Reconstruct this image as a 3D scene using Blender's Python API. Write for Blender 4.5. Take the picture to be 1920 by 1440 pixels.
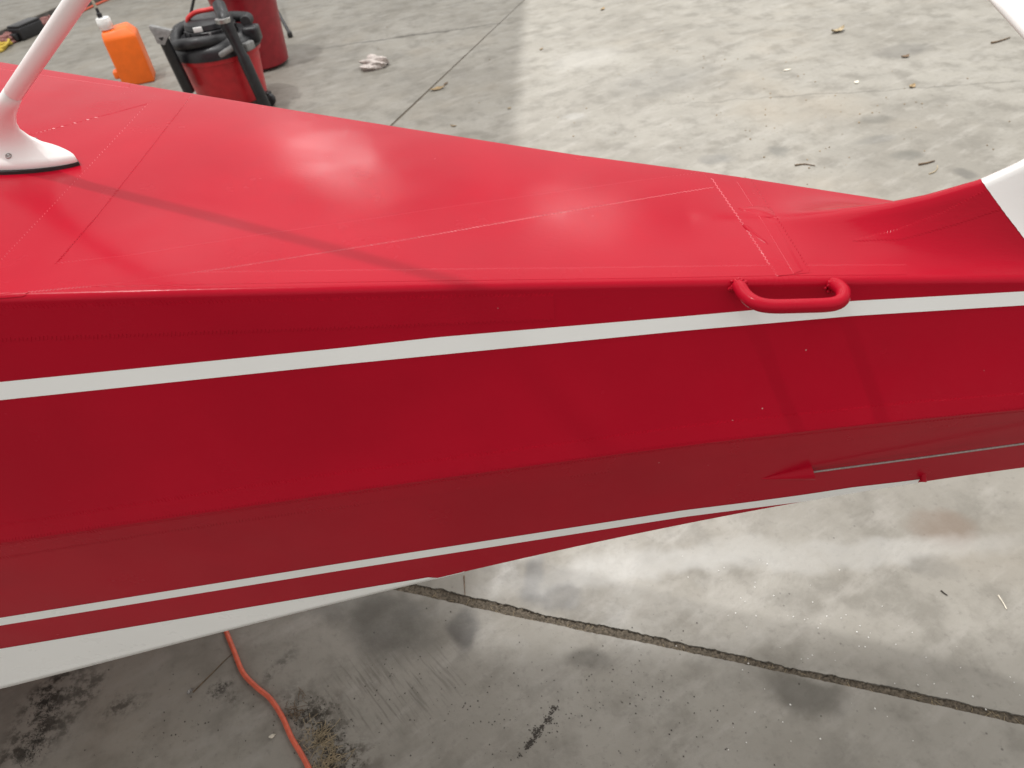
import bpy, bmesh, math, random
import numpy as np
from mathutils import Vector, Matrix
from mathutils.bvhtree import BVHTree
random.seed(7); rng = np.random.default_rng(11)
scene = bpy.context.scene
for o in list(bpy.data.objects): bpy.data.objects.remove(o, do_unlink=True)
COL = scene.collection

# ------------------------------------------------------------------ camera
CAM_H, PITCH, ROLL, F_PX = 1.70, math.radians(42.0), math.radians(7.3), 1331.0
fw = np.array([0, math.cos(PITCH), -math.sin(PITCH)])
up0 = np.array([0, math.sin(PITCH), math.cos(PITCH)]); rt0 = np.array([1.0, 0, 0])
cw = math.cos(ROLL)*rt0 - math.sin(ROLL)*up0          # camera right
cu = math.sin(ROLL)*rt0 + math.cos(ROLL)*up0          # camera up
CO = np.array([0, 0, CAM_H])
cd = bpy.data.cameras.new('camera'); cam = bpy.data.objects.new('camera', cd); COL.objects.link(cam)
cam.matrix_world = Matrix(((cw[0], cu[0], -fw[0], CO[0]), (cw[1], cu[1], -fw[1], CO[1]), (cw[2], cu[2], -fw[2], CO[2]), (0, 0, 0, 1)))
cd.sensor_fit = 'HORIZONTAL'; cd.sensor_width = 36.0; cd.lens = F_PX/1920*36.0
cd.clip_start = 0.02; cd.clip_end = 200
cd.dof.use_dof = True; cd.dof.focus_distance = 1.0; cd.dof.aperture_fstop = 8.0
scene.camera = cam

# ------------------------------------------------------------------ light and exposure
PSI = math.radians(13.0); ORG = np.array([0.4352, 0.7233, 0.0])     # airplane frame: x aft, y away, z up
AX = np.array([math.cos(PSI), -math.sin(PSI), 0]); AY = np.array([math.sin(PSI), math.cos(PSI), 0])
def l2w(p): return ORG + AX*p[0] + AY*p[1] + np.array([0, 0, p[2]])
def w2l(p): d = np.asarray(p, float) - ORG; return np.array([d@AX, d@AY, d[2]])
L_LOC = np.array([0.37, -0.055, -0.92]); L_LOC /= np.linalg.norm(L_LOC)
L_DIR = AX*L_LOC[0] + AY*L_LOC[1] + np.array([0, 0, L_LOC[2]])      # travel direction of the main lamp's light
LAMP_POS = np.array([0.0, 0.8, 1.0]) - L_DIR*14.0
world = bpy.data.worlds.new('World'); scene.world = world; world.use_nodes = True
bg = world.node_tree.nodes['Background']; bg.inputs[0].default_value = (1.0, 0.985, 0.96, 1); bg.inputs[1].default_value = 0.86
def area(name, pos, target, sx, sy, watts, col=(1, .98, .95)):
    ld = bpy.data.lights.new(name, 'AREA'); ld.shape = 'RECTANGLE'; ld.size = sx; ld.size_y = sy; ld.energy = watts; ld.color = col
    o = bpy.data.objects.new(name, ld); COL.objects.link(o); o.location = Vector(pos)
    o.rotation_euler = (Vector(target) - Vector(pos)).to_track_quat('-Z', 'Y').to_euler(); return o
area('hangar_lamp', LAMP_POS, (0, .8, 1), .30, .30, 900, (1, .985, .96))
# added unseen point lamp: throws a masked rectangle of light that lands on the floor right of the vacuums
B_RT = np.array([.9925, -.122, 0]); B_FAR = np.array([.122, .9925, 0]); B_DIR = AX*.34 + AY*(-.34) + np.array([0, 0, -.94]); B_DIR /= np.linalg.norm(B_DIR)
B_W, B_L, B_WATT = 6.5, 7.5, 6000
def floor_px(px, py):
    d = fw*F_PX + cw*(px-960) - cu*(py-720); return CO + d*(-CO[2]/d[2])
B_C = floor_px(885, 1222) + B_RT*B_W/2 + B_FAR*B_L/2
# the lamp stands in for daylight through a rectangular opening: its beam is cut to that rectangle, edges soft
B_P = B_C - B_DIR*13.0
bl_ = bpy.data.lights.new('floor_patch_lamp', 'POINT'); bl_.energy = B_WATT; bl_.color = (1, .99, .975); bl_.shadow_soft_size = 0.0; bl_.use_nodes = True
bo = bpy.data.objects.new('floor_patch_lamp', bl_); COL.objects.link(bo); bo.location = Vector(B_P)
bt = bl_.node_tree; em = bt.nodes['Emission']
tcn = bt.nodes.new('ShaderNodeTexCoord'); sp_ = bt.nodes.new('ShaderNodeSeparateXYZ'); bt.links.new(tcn.outputs['Normal'], sp_.inputs[0])
def bmath(op, a, b=None):
    m = bt.nodes.new('ShaderNodeMath'); m.operation = op
    for k, v in enumerate((a, b)):
        if v is None: continue
        if isinstance(v, (int, float)): m.inputs[k].default_value = float(v)
        else: bt.links.new(v, m.inputs[k])
    return m.outputs[0]
bx = bmath('DIVIDE', sp_.outputs[0], sp_.outputs[2]); by = bmath('DIVIDE', sp_.outputs[1], sp_.outputs[2])     # slopes of the beam
fx = bmath('MULTIPLY_ADD', bx, -B_P[2]); fx.node.inputs[2].default_value = B_P[0]; fy = bmath('MULTIPLY_ADD', by, -B_P[2]); fy.node.inputs[2].default_value = B_P[1]
def edge(ax, c0, lo, hi, soft):
    q = bmath('ADD', bmath('MULTIPLY', fx, ax[0]), bmath('MULTIPLY', fy, ax[1])); q = bmath('SUBTRACT', q, float(c0@ax))
    outs = []
    for a, b, sg in ((lo, lo+soft, 1), (hi-soft, hi, -1)):
        r = bt.nodes.new('ShaderNodeMapRange'); r.interpolation_type = 'SMOOTHSTEP'; bt.links.new(q, r.inputs[0]); r.inputs[1].default_value = a; r.inputs[2].default_value = b; r.inputs[3].default_value = 0 if sg > 0 else 1; r.inputs[4].default_value = 1 if sg > 0 else 0; outs.append(r.outputs[0])
    return bmath('MULTIPLY', *outs)
c_near = floor_px(885, 1222)
msk = bmath('MULTIPLY', edge(B_RT, c_near, -.06, B_W, .13), edge(B_FAR, c_near, -.06, B_L, .13))
msk = bmath('MULTIPLY', msk, bmath('GREATER_THAN', bmath('ABSOLUTE', sp_.outputs[2]), .05))
bt.links.new(msk, em.inputs['Strength'])
area('overhead_fill', (0.5, 4.5, 8.5), (0.3, 2.2, 0), 10, 9, 540, (1, .985, .965))  # added soft fill overhead, lifts the upward-facing surfaces
area('hangar_lamp', (-1.36, 11.34, 6), (0, 1, 1), 1.2, .6, 42)
area('hangar_lamp', (2.13, 8.38, 6), (0, 1, 1), 1.0, .7, 28)
scene.view_settings.view_transform = 'Standard'; scene.view_settings.look = 'None'
scene.view_settings.exposure = 0.0; scene.view_settings.gamma = 1.0; scene.view_settings.use_curve_mapping = False
scene.render.engine = 'CYCLES'
scene.cycles.max_bounces = 5; scene.cycles.diffuse_bounces = 3; scene.cycles.glossy_bounces = 3; scene.cycles.caustics_reflective = False; scene.cycles.caustics_refractive = False
scene.render.resolution_x = 1024; scene.render.resolution_y = 768

# ------------------------------------------------------------------ geometry helpers
def ray(px, py):
    d = fw*F_PX + cw*(px-960) - cu*(py-720); return d/np.linalg.norm(d)
def fl(px, py, z=0.0):
    d = ray(px, py); return CO + d*((z-CO[2])/d[2])
def on_y(px, py, Y):
    d = ray(px, py); return CO + d*(Y/d[1])
def lray(px, py):
    d = ray(px, py); return w2l(CO), np.array([d@AX, d@AY, d[2]])
def on_plane(px, py, n, c):                        # airplane frame, n.p = c
    o, d = lray(px, py); n = np.array(n, float); return o + d*((c - o@n)/(d@n))
def projl(P):                                       # airplane frame -> pixels, (N,3)
    P = np.atleast_2d(P); W = ORG + P[:, :1]*AX + P[:, 1:2]*AY + np.c_[np.zeros((len(P), 2)), P[:, 2]]
    V = W - CO; dz = V@fw; return 960 + F_PX*(V@cw)/dz, 720 - F_PX*(V@cu)/dz
def mesh(name, verts, faces, mat, parent=None, smooth=True, loc=None):
    me = bpy.data.meshes.new(name); me.from_pydata([tuple(map(float, v)) for v in verts], [], [tuple(int(i) for i in f) for f in faces]); me.update()
    if smooth: me.polygons.foreach_set('use_smooth', [True]*len(me.polygons))
    o = bpy.data.objects.new(name, me); COL.objects.link(o)
    if mat: me.materials.append(mat)
    if parent: o.parent = parent
    if loc is not None: o.location = loc
    return o
def bobj(name, bm, mat, parent=None, smooth=True, loc=None):
    bmesh.ops.recalc_face_normals(bm, faces=bm.faces)
    me = bpy.data.meshes.new(name); bm.to_mesh(me); bm.free()
    if smooth: me.polygons.foreach_set('use_smooth', [True]*len(me.polygons))
    o = bpy.data.objects.new(name, me); COL.objects.link(o)
    if mat: me.materials.append(mat)
    if parent: o.parent = parent
    if loc is not None: o.location = loc
    return o
def sharp(o, deg=35):
    me = o.data; bm = bmesh.new(); bm.from_mesh(me)
    for e in bm.edges:
        if len(e.link_faces) == 2 and e.calc_face_angle(0) > math.radians(deg): e.smooth = False
    bm.to_mesh(me); bm.free(); return o
def grid(nu, nv, closed_v=False, flip=False):
    fs = []
    for i in range(nu-1):
        for j in range(nv if closed_v else nv-1):
            k = (j+1) % nv; f = (i*nv+j, i*nv+k, (i+1)*nv+k, (i+1)*nv+j); fs.append(f[::-1] if flip else f)
    return fs
def catmull(pts, n):
    P = [np.asarray(p, float) for p in pts]; P = [2*P[0]-P[1]] + P + [2*P[-1]-P[-2]]; out = []
    for i in range(1, len(P)-2):
        for t in np.linspace(0, 1, n, endpoint=False):
            a, b, c, d = P[i-1:i+3]
            out.append(.5*((2*b)+(c-a)*t+(2*a-5*b+4*c-d)*t*t+(3*b-a-3*c+d)*t**3))
    out.append(P[-2]); return out
def tube_bm(bm, pts, r, segs=10, cap=True):
    pts = [np.asarray(p, float) for p in pts]; n = len(pts); rs = r if hasattr(r, '__len__') else [r]*n
    T = [pts[min(i+1, n-1)] - pts[max(i-1, 0)] for i in range(n)]; T = [t/(np.linalg.norm(t)+1e-12) for t in T]
    ref = np.array([0, 0, 1.0]) if abs(T[0][2]) < .9 else np.array([1.0, 0, 0])
    nrm = np.cross(T[0], ref); nrm /= np.linalg.norm(nrm); rings = []
    for i in range(n):
        nrm = nrm - T[i]*(nrm@T[i]); nrm /= np.linalg.norm(nrm); b = np.cross(T[i], nrm)
        rings.append([bm.verts.new(Vector(pts[i] + rs[i]*(math.cos(2*math.pi*k/segs)*nrm + math.sin(2*math.pi*k/segs)*b))) for k in range(segs)])
    for i in range(n-1):
        for k in range(segs): bm.faces.new((rings[i][k], rings[i][(k+1) % segs], rings[i+1][(k+1) % segs], rings[i+1][k]))
    if cap: bm.faces.new(rings[0][::-1]); bm.faces.new(rings[-1])
def tube(name, pts, r, mat, parent=None, segs=10):
    bm = bmesh.new(); tube_bm(bm, pts, r, segs); return sharp(bobj(name, bm, mat, parent), 50)
def lathe_bm(bm, prof, segs=40, c=(0, 0, 0)):
    rings = [[bm.verts.new((c[0]+r*math.cos(2*math.pi*k/segs), c[1]+r*math.sin(2*math.pi*k/segs), c[2]+z)) for k in range(segs)] for r, z in prof]
    for i in range(len(prof)-1):
        for k in range(segs): bm.faces.new((rings[i][k], rings[i][(k+1) % segs], rings[i+1][(k+1) % segs], rings[i+1][k]))
    bm.faces.new(rings[0][::-1]); bm.faces.new(rings[-1])
def lathe(name, prof, mat, parent=None, segs=40, c=(0, 0, 0), ang=32):
    bm = bmesh.new(); lathe_bm(bm, prof, segs, c); return sharp(bobj(name, bm, mat, parent), ang)
def rbox(name, size, c, mat, parent=None, bev=.008, rot=None, segs=3):
    bm = bmesh.new(); bmesh.ops.create_cube(bm, size=1)
    for v in bm.verts: v.co = Vector((v.co.x*size[0], v.co.y*size[1], v.co.z*size[2]))
    if bev: bmesh.ops.bevel(bm, geom=bm.edges[:], offset=bev, segments=segs, affect='EDGES', profile=.5)
    M = Matrix.Translation(Vector(c)) @ (rot.to_4x4() if rot else Matrix.Identity(4))
    bmesh.ops.transform(bm, matrix=M, verts=bm.verts); return bobj(name, bm, mat, parent)
def empty(name, loc, rz=0):
    o = bpy.data.objects.new(name, None); COL.objects.link(o); o.location = Vector(loc); o.rotation_euler = (0, 0, rz); return o
def tag(o, label, cat, group=None):
    o['label'] = label; o['category'] = cat
    if group: o['group'] = group
    return o

# ------------------------------------------------------------------ materials
class NT:
    def __init__(s, name):
        s.m = bpy.data.materials.new(name); s.m.use_nodes = True; s.t = s.m.node_tree; s.b = s.t.nodes['Principled BSDF']
        s.tc = s.t.nodes.new('ShaderNodeTexCoord')
    def n(s, typ, **kw):
        nd = s.t.nodes.new(typ)
        for k, v in kw.items():
            if isinstance(k, str) and hasattr(nd, k): setattr(nd, k, v)
        return nd
    def l(s, a, b): s.t.links.new(a, b)
    def co(s, scale=(1, 1, 1), rot=0, space='Object'):
        m = s.n('ShaderNodeMapping'); m.inputs['Scale'].default_value = scale; m.inputs['Rotation'].default_value = (0, 0, rot); s.l(s.tc.outputs[space], m.inputs[0]); return m.outputs[0]
    def noise(s, vec, scale, detail=4, rough=.55, dist=0):
        nd = s.n('ShaderNodeTexNoise'); s.l(vec, nd.inputs['Vector']); nd.inputs['Scale'].default_value = scale; nd.inputs['Detail'].default_value = detail
        nd.inputs['Roughness'].default_value = rough; nd.inputs['Distortion'].default_value = dist; return nd.outputs['Fac']
    def ramp(s, fac, lo, hi, a=0, b=1, smooth=True):
        m = s.n('ShaderNodeMapRange'); m.interpolation_type = 'SMOOTHSTEP' if smooth else 'LINEAR'; s.l(fac, m.inputs[0])
        for i, v in zip((1, 2, 3, 4), (lo, hi, a, b)): m.inputs[i].default_value = v
        return m.outputs[0]
    def math(s, op, a, b):
        m = s.n('ShaderNodeMath'); m.operation = op
        for i, v in enumerate((a, b)):
            if isinstance(v, (int, float)): m.inputs[i].default_value = v
            else: s.l(v, m.inputs[i])
        return m.outputs[0]
    def mix(s, fac, a, b, mode='MIX'):
        m = s.n('ShaderNodeMix'); m.data_type = 'RGBA'; m.blend_type = mode
        if isinstance(fac, (int, float)): m.inputs[0].default_value = fac
        else: s.l(fac, m.inputs[0])
        for i, v in ((6, a), (7, b)):
            if isinstance(v, tuple): m.inputs[i].default_value = (*v, 1) if len(v) == 3 else v
            else: s.l(v, m.inputs[i])
        return m.outputs[2]
    def bump(s, h, strength, dist, nrm=None):
        b = s.n('ShaderNodeBump'); b.inputs['Strength'].default_value = strength; b.inputs['Distance'].default_value = dist; s.l(h, b.inputs['Height'])
        if nrm: s.l(nrm, b.inputs['Normal'])
        return b.outputs[0]
    def out(s, col=None, rough=None, nrm=None, spec=None, **kw):
        for k, v in (('Base Color', col), ('Roughness', rough), ('Normal', nrm), ('Specular IOR Level', spec)):
            if v is None: continue
            if isinstance(v, (int, float)): s.b.inputs[k].default_value = v
            elif isinstance(v, tuple): s.b.inputs[k].default_value = (*v, 1)
            else: s.l(v, s.b.inputs[k])
        for k, v in kw.items(): s.b.inputs[k.replace('_', ' ')].default_value = v
        return s.m
def plain(name, col, rough=.5, var=.12, scale=30, bump=.15, spec=.5, metal=0):
    t = NT(name); v = t.co(); f = t.noise(v, scale, 5)
    dark = tuple(c*(1-var) for c in col); lite = tuple(min(1, c*(1+var)) for c in col)
    c = t.mix(t.ramp(f, .3, .7), dark, lite); r = t.ramp(t.noise(v, scale*1.7, 3), .3, .7, max(.02, rough-.07), rough+.07)
    return t.out(c, r, t.bump(t.noise(v, scale*6, 3), bump, .002), spec, Metallic=metal)

def paint(name, col, var, rough, grain=1.0, spec=.11):
    t = NT(name); v = t.co(); big = t.noise(v, 5, 4); fine = None
    c = t.mix(t.ramp(big, .3, .7), tuple(x*(1-var) for x in col), tuple(min(1, x*(1+var)) for x in col))
    # tiny pale nicks and dust caught in the paint
    sp = t.n('ShaderNodeTexVoronoi'); sp.inputs['Scale'].default_value = 38; t.l(v, sp.inputs['Vector'])
    sel = t.ramp(t.noise(v, 9, 2), .60, .66); nick = t.math('MULTIPLY', t.ramp(sp.outputs['Distance'], .035, .05, 1, 0), sel)
    c = t.mix(t.math('MULTIPLY', nick, .55), c, (.75, .55, .55))
    r = t.ramp(t.noise(v, 11, 4, .6), .3, .7, rough-.04, rough+.06)
    vs = t.co((90, 420, 420)); weave = t.noise(vs, 1.0, 1, .6)
    swirl = t.noise(v, 160, 1, .6); wob = t.noise(v, 7, 1)
    nr = t.bump(wob, .10, .02); nr = t.bump(weave, .085*grain, .0012, nr); nr = t.bump(swirl, .04*grain, .001, nr)
    return t.out(c, r, nr, spec)
M_RED = paint('red_paint', (.40, .0048, .0190), .05, .215)
M_WHITE = paint('white_paint', (.88, .88, .86), .012, .30, .7)
M_TAPE = paint('red_tape_paint', (.405, .0052, .0195), .05, .235)
M_EDGE = plain('worn_glint_edge', (.52, .055, .075), .4, .1, 60, .1)  # pale from worn, dusty paint plus the edge glint put into the colour

def concrete(name, sel):
    t = NT(name); v = t.co(); 
    rot = -math.radians(20)
    rv0 = t.co((1, 1, 1), -.5); sm0 = t.n('ShaderNodeMapping'); sm0.inputs['Scale'].default_value = (1.0, 3.2, 1.0); t.l(rv0, sm0.inputs[0]); vs = sm0.outputs[0]
    warp = t.n('ShaderNodeTexNoise'); warp.inputs['Scale'].default_value = 3.5; warp.inputs['Detail'].default_value = 6; warp.inputs['Roughness'].default_value = .65; t.l(v, warp.inputs['Vector'])
    a = t.noise(v, 1.1, 6, .6); b = t.noise(v, 6, 7, .65); cc = t.noise(vs, 4, 6, .65); d = t.noise(v, 45, 5, .7)
    col = t.mix(t.ramp(a, .3, .7), (.215, .203, .178), (.285, .273, .245))
    col = t.mix(t.math('MULTIPLY', t.ramp(b, .44, .66), .75), col, (.165, .155, .134))
    col = t.mix(t.math('MULTIPLY', t.ramp(cc, .48, .72), .55), col, (.335, .322, .297))
    col = t.mix(t.math('MULTIPLY', t.ramp(d, .52, .76), .5), col, (.13, .12, .105))
    # tan dust drifts
    col = t.mix(t.math('MULTIPLY', t.ramp(t.noise(v, .8, 4), .52, .7), .45), col, (.30, .265, .215))
    # fine dark pits
    pv = t.n('ShaderNodeTexVoronoi'); pv.inputs['Scale'].default_value = 34; t.l(v, pv.inputs['Vector'])
    pits = t.math('MULTIPLY', t.ramp(pv.outputs['Distance'], .06, .12, 1, 0), t.ramp(t.noise(v, 5, 3), .55, .68)); col = t.mix(t.math('MULTIPLY', pits, .8), col, (.06, .052, .044))
    # stains that lie on this floor: centre pixel in view, radii in metres, angle, strength, tone, mottling
    ST = [((92, 1310), .05, .10, -30, .9, (.035, .032, .026), 1), ((60, 1390), .05, .11, -35, .75, (.045, .042, .034), 1), ((165, 1290), .03, .05, -30, .6, (.06, .055, .045), 1), ((230, 1325), .05, .035, 20, .65, (.06, .055, .045), 1),
          ((410, 1295), .022, .035, -20, .8, (.04, .035, .03), 1), ((440, 1310), .02, .02, 0, .5, (.07, .06, .05), 1), ((590, 1350), .10, .05, -40, .8, (.045, .039, .03), 1), ((640, 1420), .07, .06, -30, .8, (.05, .04, .03), 1), ((520, 1250), .02, .05, -25, .55, (.06, .055, .045), 1),
          ((740, 1170), .12, .085, -15, .62, (.075, .07, .06), 0), ((650, 1130), .09, .06, -15, .45, (.085, .08, .07), 0), ((870, 1190), .035, .05, 0, .6, (.06, .055, .05), 0),
          ((1000, 1080), .03, .075, -10, .55, (.13, .13, .13), 0), ((1050, 1120), .055, .04, -10, .45, (.14, .14, .14), 0), ((1445, 1195), .045, .042, 0, .62, (.10, .10, .095), 0), ((1530, 1190), .06, .055, 0, .5, (.11, .105, .10), 0), ((1640, 1200), .02, .018, 0, .4, (.12, .115, .11), 0),
          ((1510, 1300), .085, .045, -15, .62, (.085, .078, .065), 0), ((1105, 1240), .045, .03, -15, .5, (.08, .074, .064), 0), ((1760, 985), .075, .06, -20, .5, (.16, .115, .085), 0), ((1750, 1060), .06, .03, -20, .35, (.13, .125, .115), 0), ((1860, 1170), .07, .10, -20, .35, (.12, .115, .10), 0),
          ((1640, 225), .08, .06, 0, .5, (.12, .115, .10), 0), ((1690, 95), .16, .10, 10, .5, (.12, .115, .105), 0), ((1460, 285), .05, .06, 0, .45, (.12, .12, .11), 0), ((1700, 290), .07, .05, 0, .5, (.12, .118, .105), 0), ((1810, 325), .045, .05, 0, .55, (.11, .105, .095), 0), ((1640, 262), .10, .045, 0, .4, (.13, .127, .118), 0), ((1340, 300), .08, .05, 0, .4, (.13, .13, .125), 0), ((1240, 150), .35, .2, 20, .25, (.15, .148, .14), 0), ((1100, 110), .25, .16, 25, .3, (.38, .37, .35), 0), ((1075, 218), .06, .05, 0, .25, (.42, .42, .41), 0), ((1200, 1060), .35, .04, 2, .35, (.42, .42, .41), 0), ((1600, 1035), .4, .04, -3, .3, (.42, .42, .41), 0), ((1610, 172), 1.0, .008, -9, .32, (.06, .055, .045), 0), ((780, 66), .75, .014, 2, .7, (.07, .065, .055), 0)]
    nz = t.n('ShaderNodeTexNoise'); nz.inputs['Scale'].default_value = 9; nz.inputs['Detail'].default_value = 5; t.l(v, nz.inputs['Vector'])
    off = t.n('ShaderNodeVectorMath'); off.operation = 'SUBTRACT'; t.l(nz.outputs['Color'], off.inputs[0]); off.inputs[1].default_value = (.5, .5, .5)
    sc = t.n('ShaderNodeVectorMath'); sc.operation = 'SCALE'; t.l(off.outputs[0], sc.inputs[0]); sc.inputs['Scale'].default_value = .10
    wv = t.n('ShaderNodeVectorMath'); wv.operation = 'ADD'; t.l(v, wv.inputs[0]); t.l(sc.outputs[0], wv.inputs[1])
    mott = t.ramp(t.noise(v, 30, 7, .75), .44, .58); soft = t.ramp(b, .25, .6, .55, 1)
    for (p, rx, ry, ang, s, tone, mo) in [q for q in ST if sel(q[0])]:
        c = fl(*p); mp = t.n('ShaderNodeMapping'); mp.vector_type = 'TEXTURE'; mp.inputs['Location'].default_value = (c[0], c[1], 0); mp.inputs['Rotation'].default_value = (0, 0, math.radians(ang)); mp.inputs['Scale'].default_value = (rx*1.35, ry*1.35, 1)
        t.l(wv.outputs[0], mp.inputs[0]); ln = t.n('ShaderNodeVectorMath'); ln.operation = 'LENGTH'; t.l(mp.outputs[0], ln.inputs[0])
        k = t.math('MULTIPLY', t.ramp(ln.outputs['Value'], .45 if not mo else .25, 1.1 if not mo else 1.25, min(1, s*1.25), 0), mott if mo else soft)
        col = t.mix(k, col, tone)
    # broom marks
    c = fl(735, 1290); mp = t.n('ShaderNodeMapping'); mp.vector_type = 'TEXTURE'; mp.inputs['Location'].default_value = (c[0], c[1], 0); mp.inputs['Scale'].default_value = (.22, .13, 1); t.l(wv.outputs[0], mp.inputs[0])
    ln = t.n('ShaderNodeVectorMath'); ln.operation = 'LENGTH'; t.l(mp.outputs[0], ln.inputs[0])
    p0, p1 = fl(650, 1240), fl(720, 1335); rv = t.co((1, 1, 1), -math.atan2(p1[1]-p0[1], p1[0]-p0[0])); sm = t.n('ShaderNodeMapping'); sm.inputs['Scale'].default_value = (9, 130, 1); t.l(rv, sm.inputs[0]); sv = sm.outputs[0]; k = t.math('MULTIPLY', t.ramp(t.noise(sv, 1, 3), .5, .66), t.ramp(ln.outputs['Value'], .4, 1.2, .55, 0)); col = t.mix(k, col, (.10, .092, .078))
    nr = t.bump(t.noise(v, 12, 3, .65), .25, .01); nr = t.bump(t.noise(v, 150, 2, .7), .25, .002, nr)
    col = t.mix(1.0, col, (.90, .885, .862), 'MULTIPLY')
    r = t.ramp(t.noise(v, 7, 3), .3, .7, .45, .75)
    return t.out(col, r, nr, .4)
M_CONC_N = concrete('concrete_near', lambda p: p[1] > 1000)
M_CONC = concrete('concrete_far', lambda p: p[1] < 1150)
M_DIRT = plain('joint_dirt', (.120, .100, .076), .95, .45, 160, 1.0, .2)
M_BLACK = plain('black_plastic', (.012, .012, .014), .38, .3, 40, .2)
M_HOSE = plain('black_hose', (.02, .02, .022), .45, .3, 60, .2)
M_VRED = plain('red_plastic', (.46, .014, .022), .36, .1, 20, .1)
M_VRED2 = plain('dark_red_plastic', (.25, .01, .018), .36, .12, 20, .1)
M_HRED = plain('bright_red_plastic', (.55, .03, .03), .4, .1, 20, .1)
M_GREY = plain('grey_plastic', (.22, .22, .215), .45, .2, 40, .1)
M_ORANGE = plain('orange_plastic', (.86, .155, .010), .42, .06, 14, .1)
M_CAP = plain('white_plastic', (.82, .82, .80), .4, .04, 30, .1)
M_STEEL = plain('steel', (.42, .41, .40), .32, .2, 80, .2, .5, 1.0)
M_CABLE = plain('cable_steel', (.36, .33, .31), .4, .2, 400, .4, .5, .8)
M_CORD = plain('orange_cord', (.56, .10, .05), .5, .12, 70, .3)
M_RAG = plain('pale_rag', (.50, .45, .42), .9, .25, 60, .4)
M_LEAF = plain('dry_leaf', (.24, .17, .09), .85, .4, 60, .3)
M_STRAW = plain('straw', (.30, .24, .15), .8, .3, 60, .3)
M_TWIG = plain('brown_twig', (.13, .085, .05), .85, .35, 70, .4)
M_CHIP = plain('pale_chip', (.60, .55, .46), .8, .2, 80, .3)
M_GRIT = plain('white_grit', (.66, .65, .62), .8, .15, 80, .2)
M_DARK = plain('dark_crumbs', (.04, .034, .028), .9, .3, 80, .4)
M_RUB = plain('black_rubber', (.018, .018, .018), .6, .3, 60, .4)
M_YEL = plain('yellow_webbing', (.55, .40, .06), .8, .2, 60, .3)
M_PINK = plain('faded_red_webbing', (.28, .13, .12), .85, .3, 60, .4)
M_CLEAR = plain('milky_tube', (.42, .38, .30), .3, .15, 40, .1)

# ------------------------------------------------------------------ floor: slabs parted by dirt-filled joints
E1 = np.array([.930, -.366]); E2 = np.array([.366, .930])
j1a, j1b = fl(755, 1104)[:2], fl(1920, 1352)[:2]; E1 = (j1b-j1a)/np.linalg.norm(j1b-j1a); E2 = np.array([-E1[1], E1[0]])
j2a, j2b = fl(745, 225)[:2], fl(930, 50)[:2]
v0 = float(j1a@E2)                                  # joint along E1 lies at E2 = v0
d2 = (j2b-j2a)/np.linalg.norm(j2b-j2a)
def j2u(v): p = j2a + d2*((v - j2a@E2)/(d2@E2)); return float(p@E1)
def uv2(u, v): q = E1*u + E2*v; return (q[0], q[1])
ground = mesh('floor', [(*uv2(-60, -60), -.016), (*uv2(60, -60), -.016), (*uv2(60, 60), -.016), (*uv2(-60, 60), -.016)], [(0, 1, 2, 3)], M_DIRT, smooth=False)
ground['kind'] = 'structure'
def frac(n, amp, seed, rough=.55):
    r = np.random.default_rng(seed); x = np.zeros(n); k = 2
    while k < n:
        x += np.interp(np.linspace(0, k, n), np.arange(k+1), r.uniform(-1, 1, k+1))*amp*(k/2)**(-rough); k *= 2
    return x
N1, N2 = 1100, 700
us = np.sort(np.concatenate([np.linspace(-10, 16, 300), np.linspace(-.9, 1.7, N1)])); vs = np.linspace(v0+.02, 16, N2)
topE = v0 + .006 + np.abs(frac(len(us), .008, 3, .38)) + np.interp(us, [-1, .2, .5, .9, 1.4], [0, .001, .003, .003, .0]); botE = v0 - .006 - np.abs(frac(len(us), .0030, 4, .3))
jw = .0025 + .006*np.exp(-((vs-4.3)/1.2)**2)
leftE = np.array([j2u(v) for v in vs]) - jw - np.abs(frac(len(vs), .006, 5, .5)); rightE = np.array([j2u(v) for v in vs]) + jw*.7 + np.abs(frac(len(vs), .004, 6, .5))
def slab(poly, mat=None):
    top = [(*uv2(u, v), 0.0) for u, v in poly]; n = len(top); bot = [(x, y, -.05) for x, y, z in top]
    # thin bevel so the arris is worn
    faces = [tuple(range(n))] + [(i, n+i, n+(i+1) % n, (i+1) % n) for i in range(n)]
    o = mesh('concrete_slab', top+bot, faces, mat or M_CONC, ground, smooth=False); return o
u_hi, u_lo, v_hi, v_lo = 16.0, -10.0, 16.0, -4.0
slab([(u_lo, v_lo), (u_hi, v_lo)] + list(zip(us[::-1], botE[::-1])), M_CONC_N)
iR = np.searchsorted(us, rightE[0]); slab(list(zip(us[iR:], topE[iR:])) + [(u_hi, v_hi)] + list(zip(rightE[::-1], vs[::-1])))
iL = np.searchsorted(us, leftE[0]); slab(list(zip(us[:iL], topE[:iL])) + list(zip(leftE, vs)) + [(u_lo, v_hi)])
# lumpy dirt that fills the joints
def fill(fn, lo, hi, n, hw, seed):
    r = np.random.default_rng(seed); ws = np.linspace(-1, 1, 9); V = []
    for s in np.linspace(lo, hi, n):
        for w in ws:
            u, v = fn(s, w*hw); V.append((*uv2(u, v), -.0050 + r.uniform(-.0030, .0040) - .001*abs(w)))
    o = mesh('joint_filler', V, grid(n, len(ws)), M_DIRT, ground); o['kind'] = 'stuff'; return o
fill(lambda s, w: (s, v0+.003+w), -1.2, 2.0, 900, .026, 21)
fill(lambda s, w: (j2u(s)+w, s), v0+.6, 9, 900, .028, 22)

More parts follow.
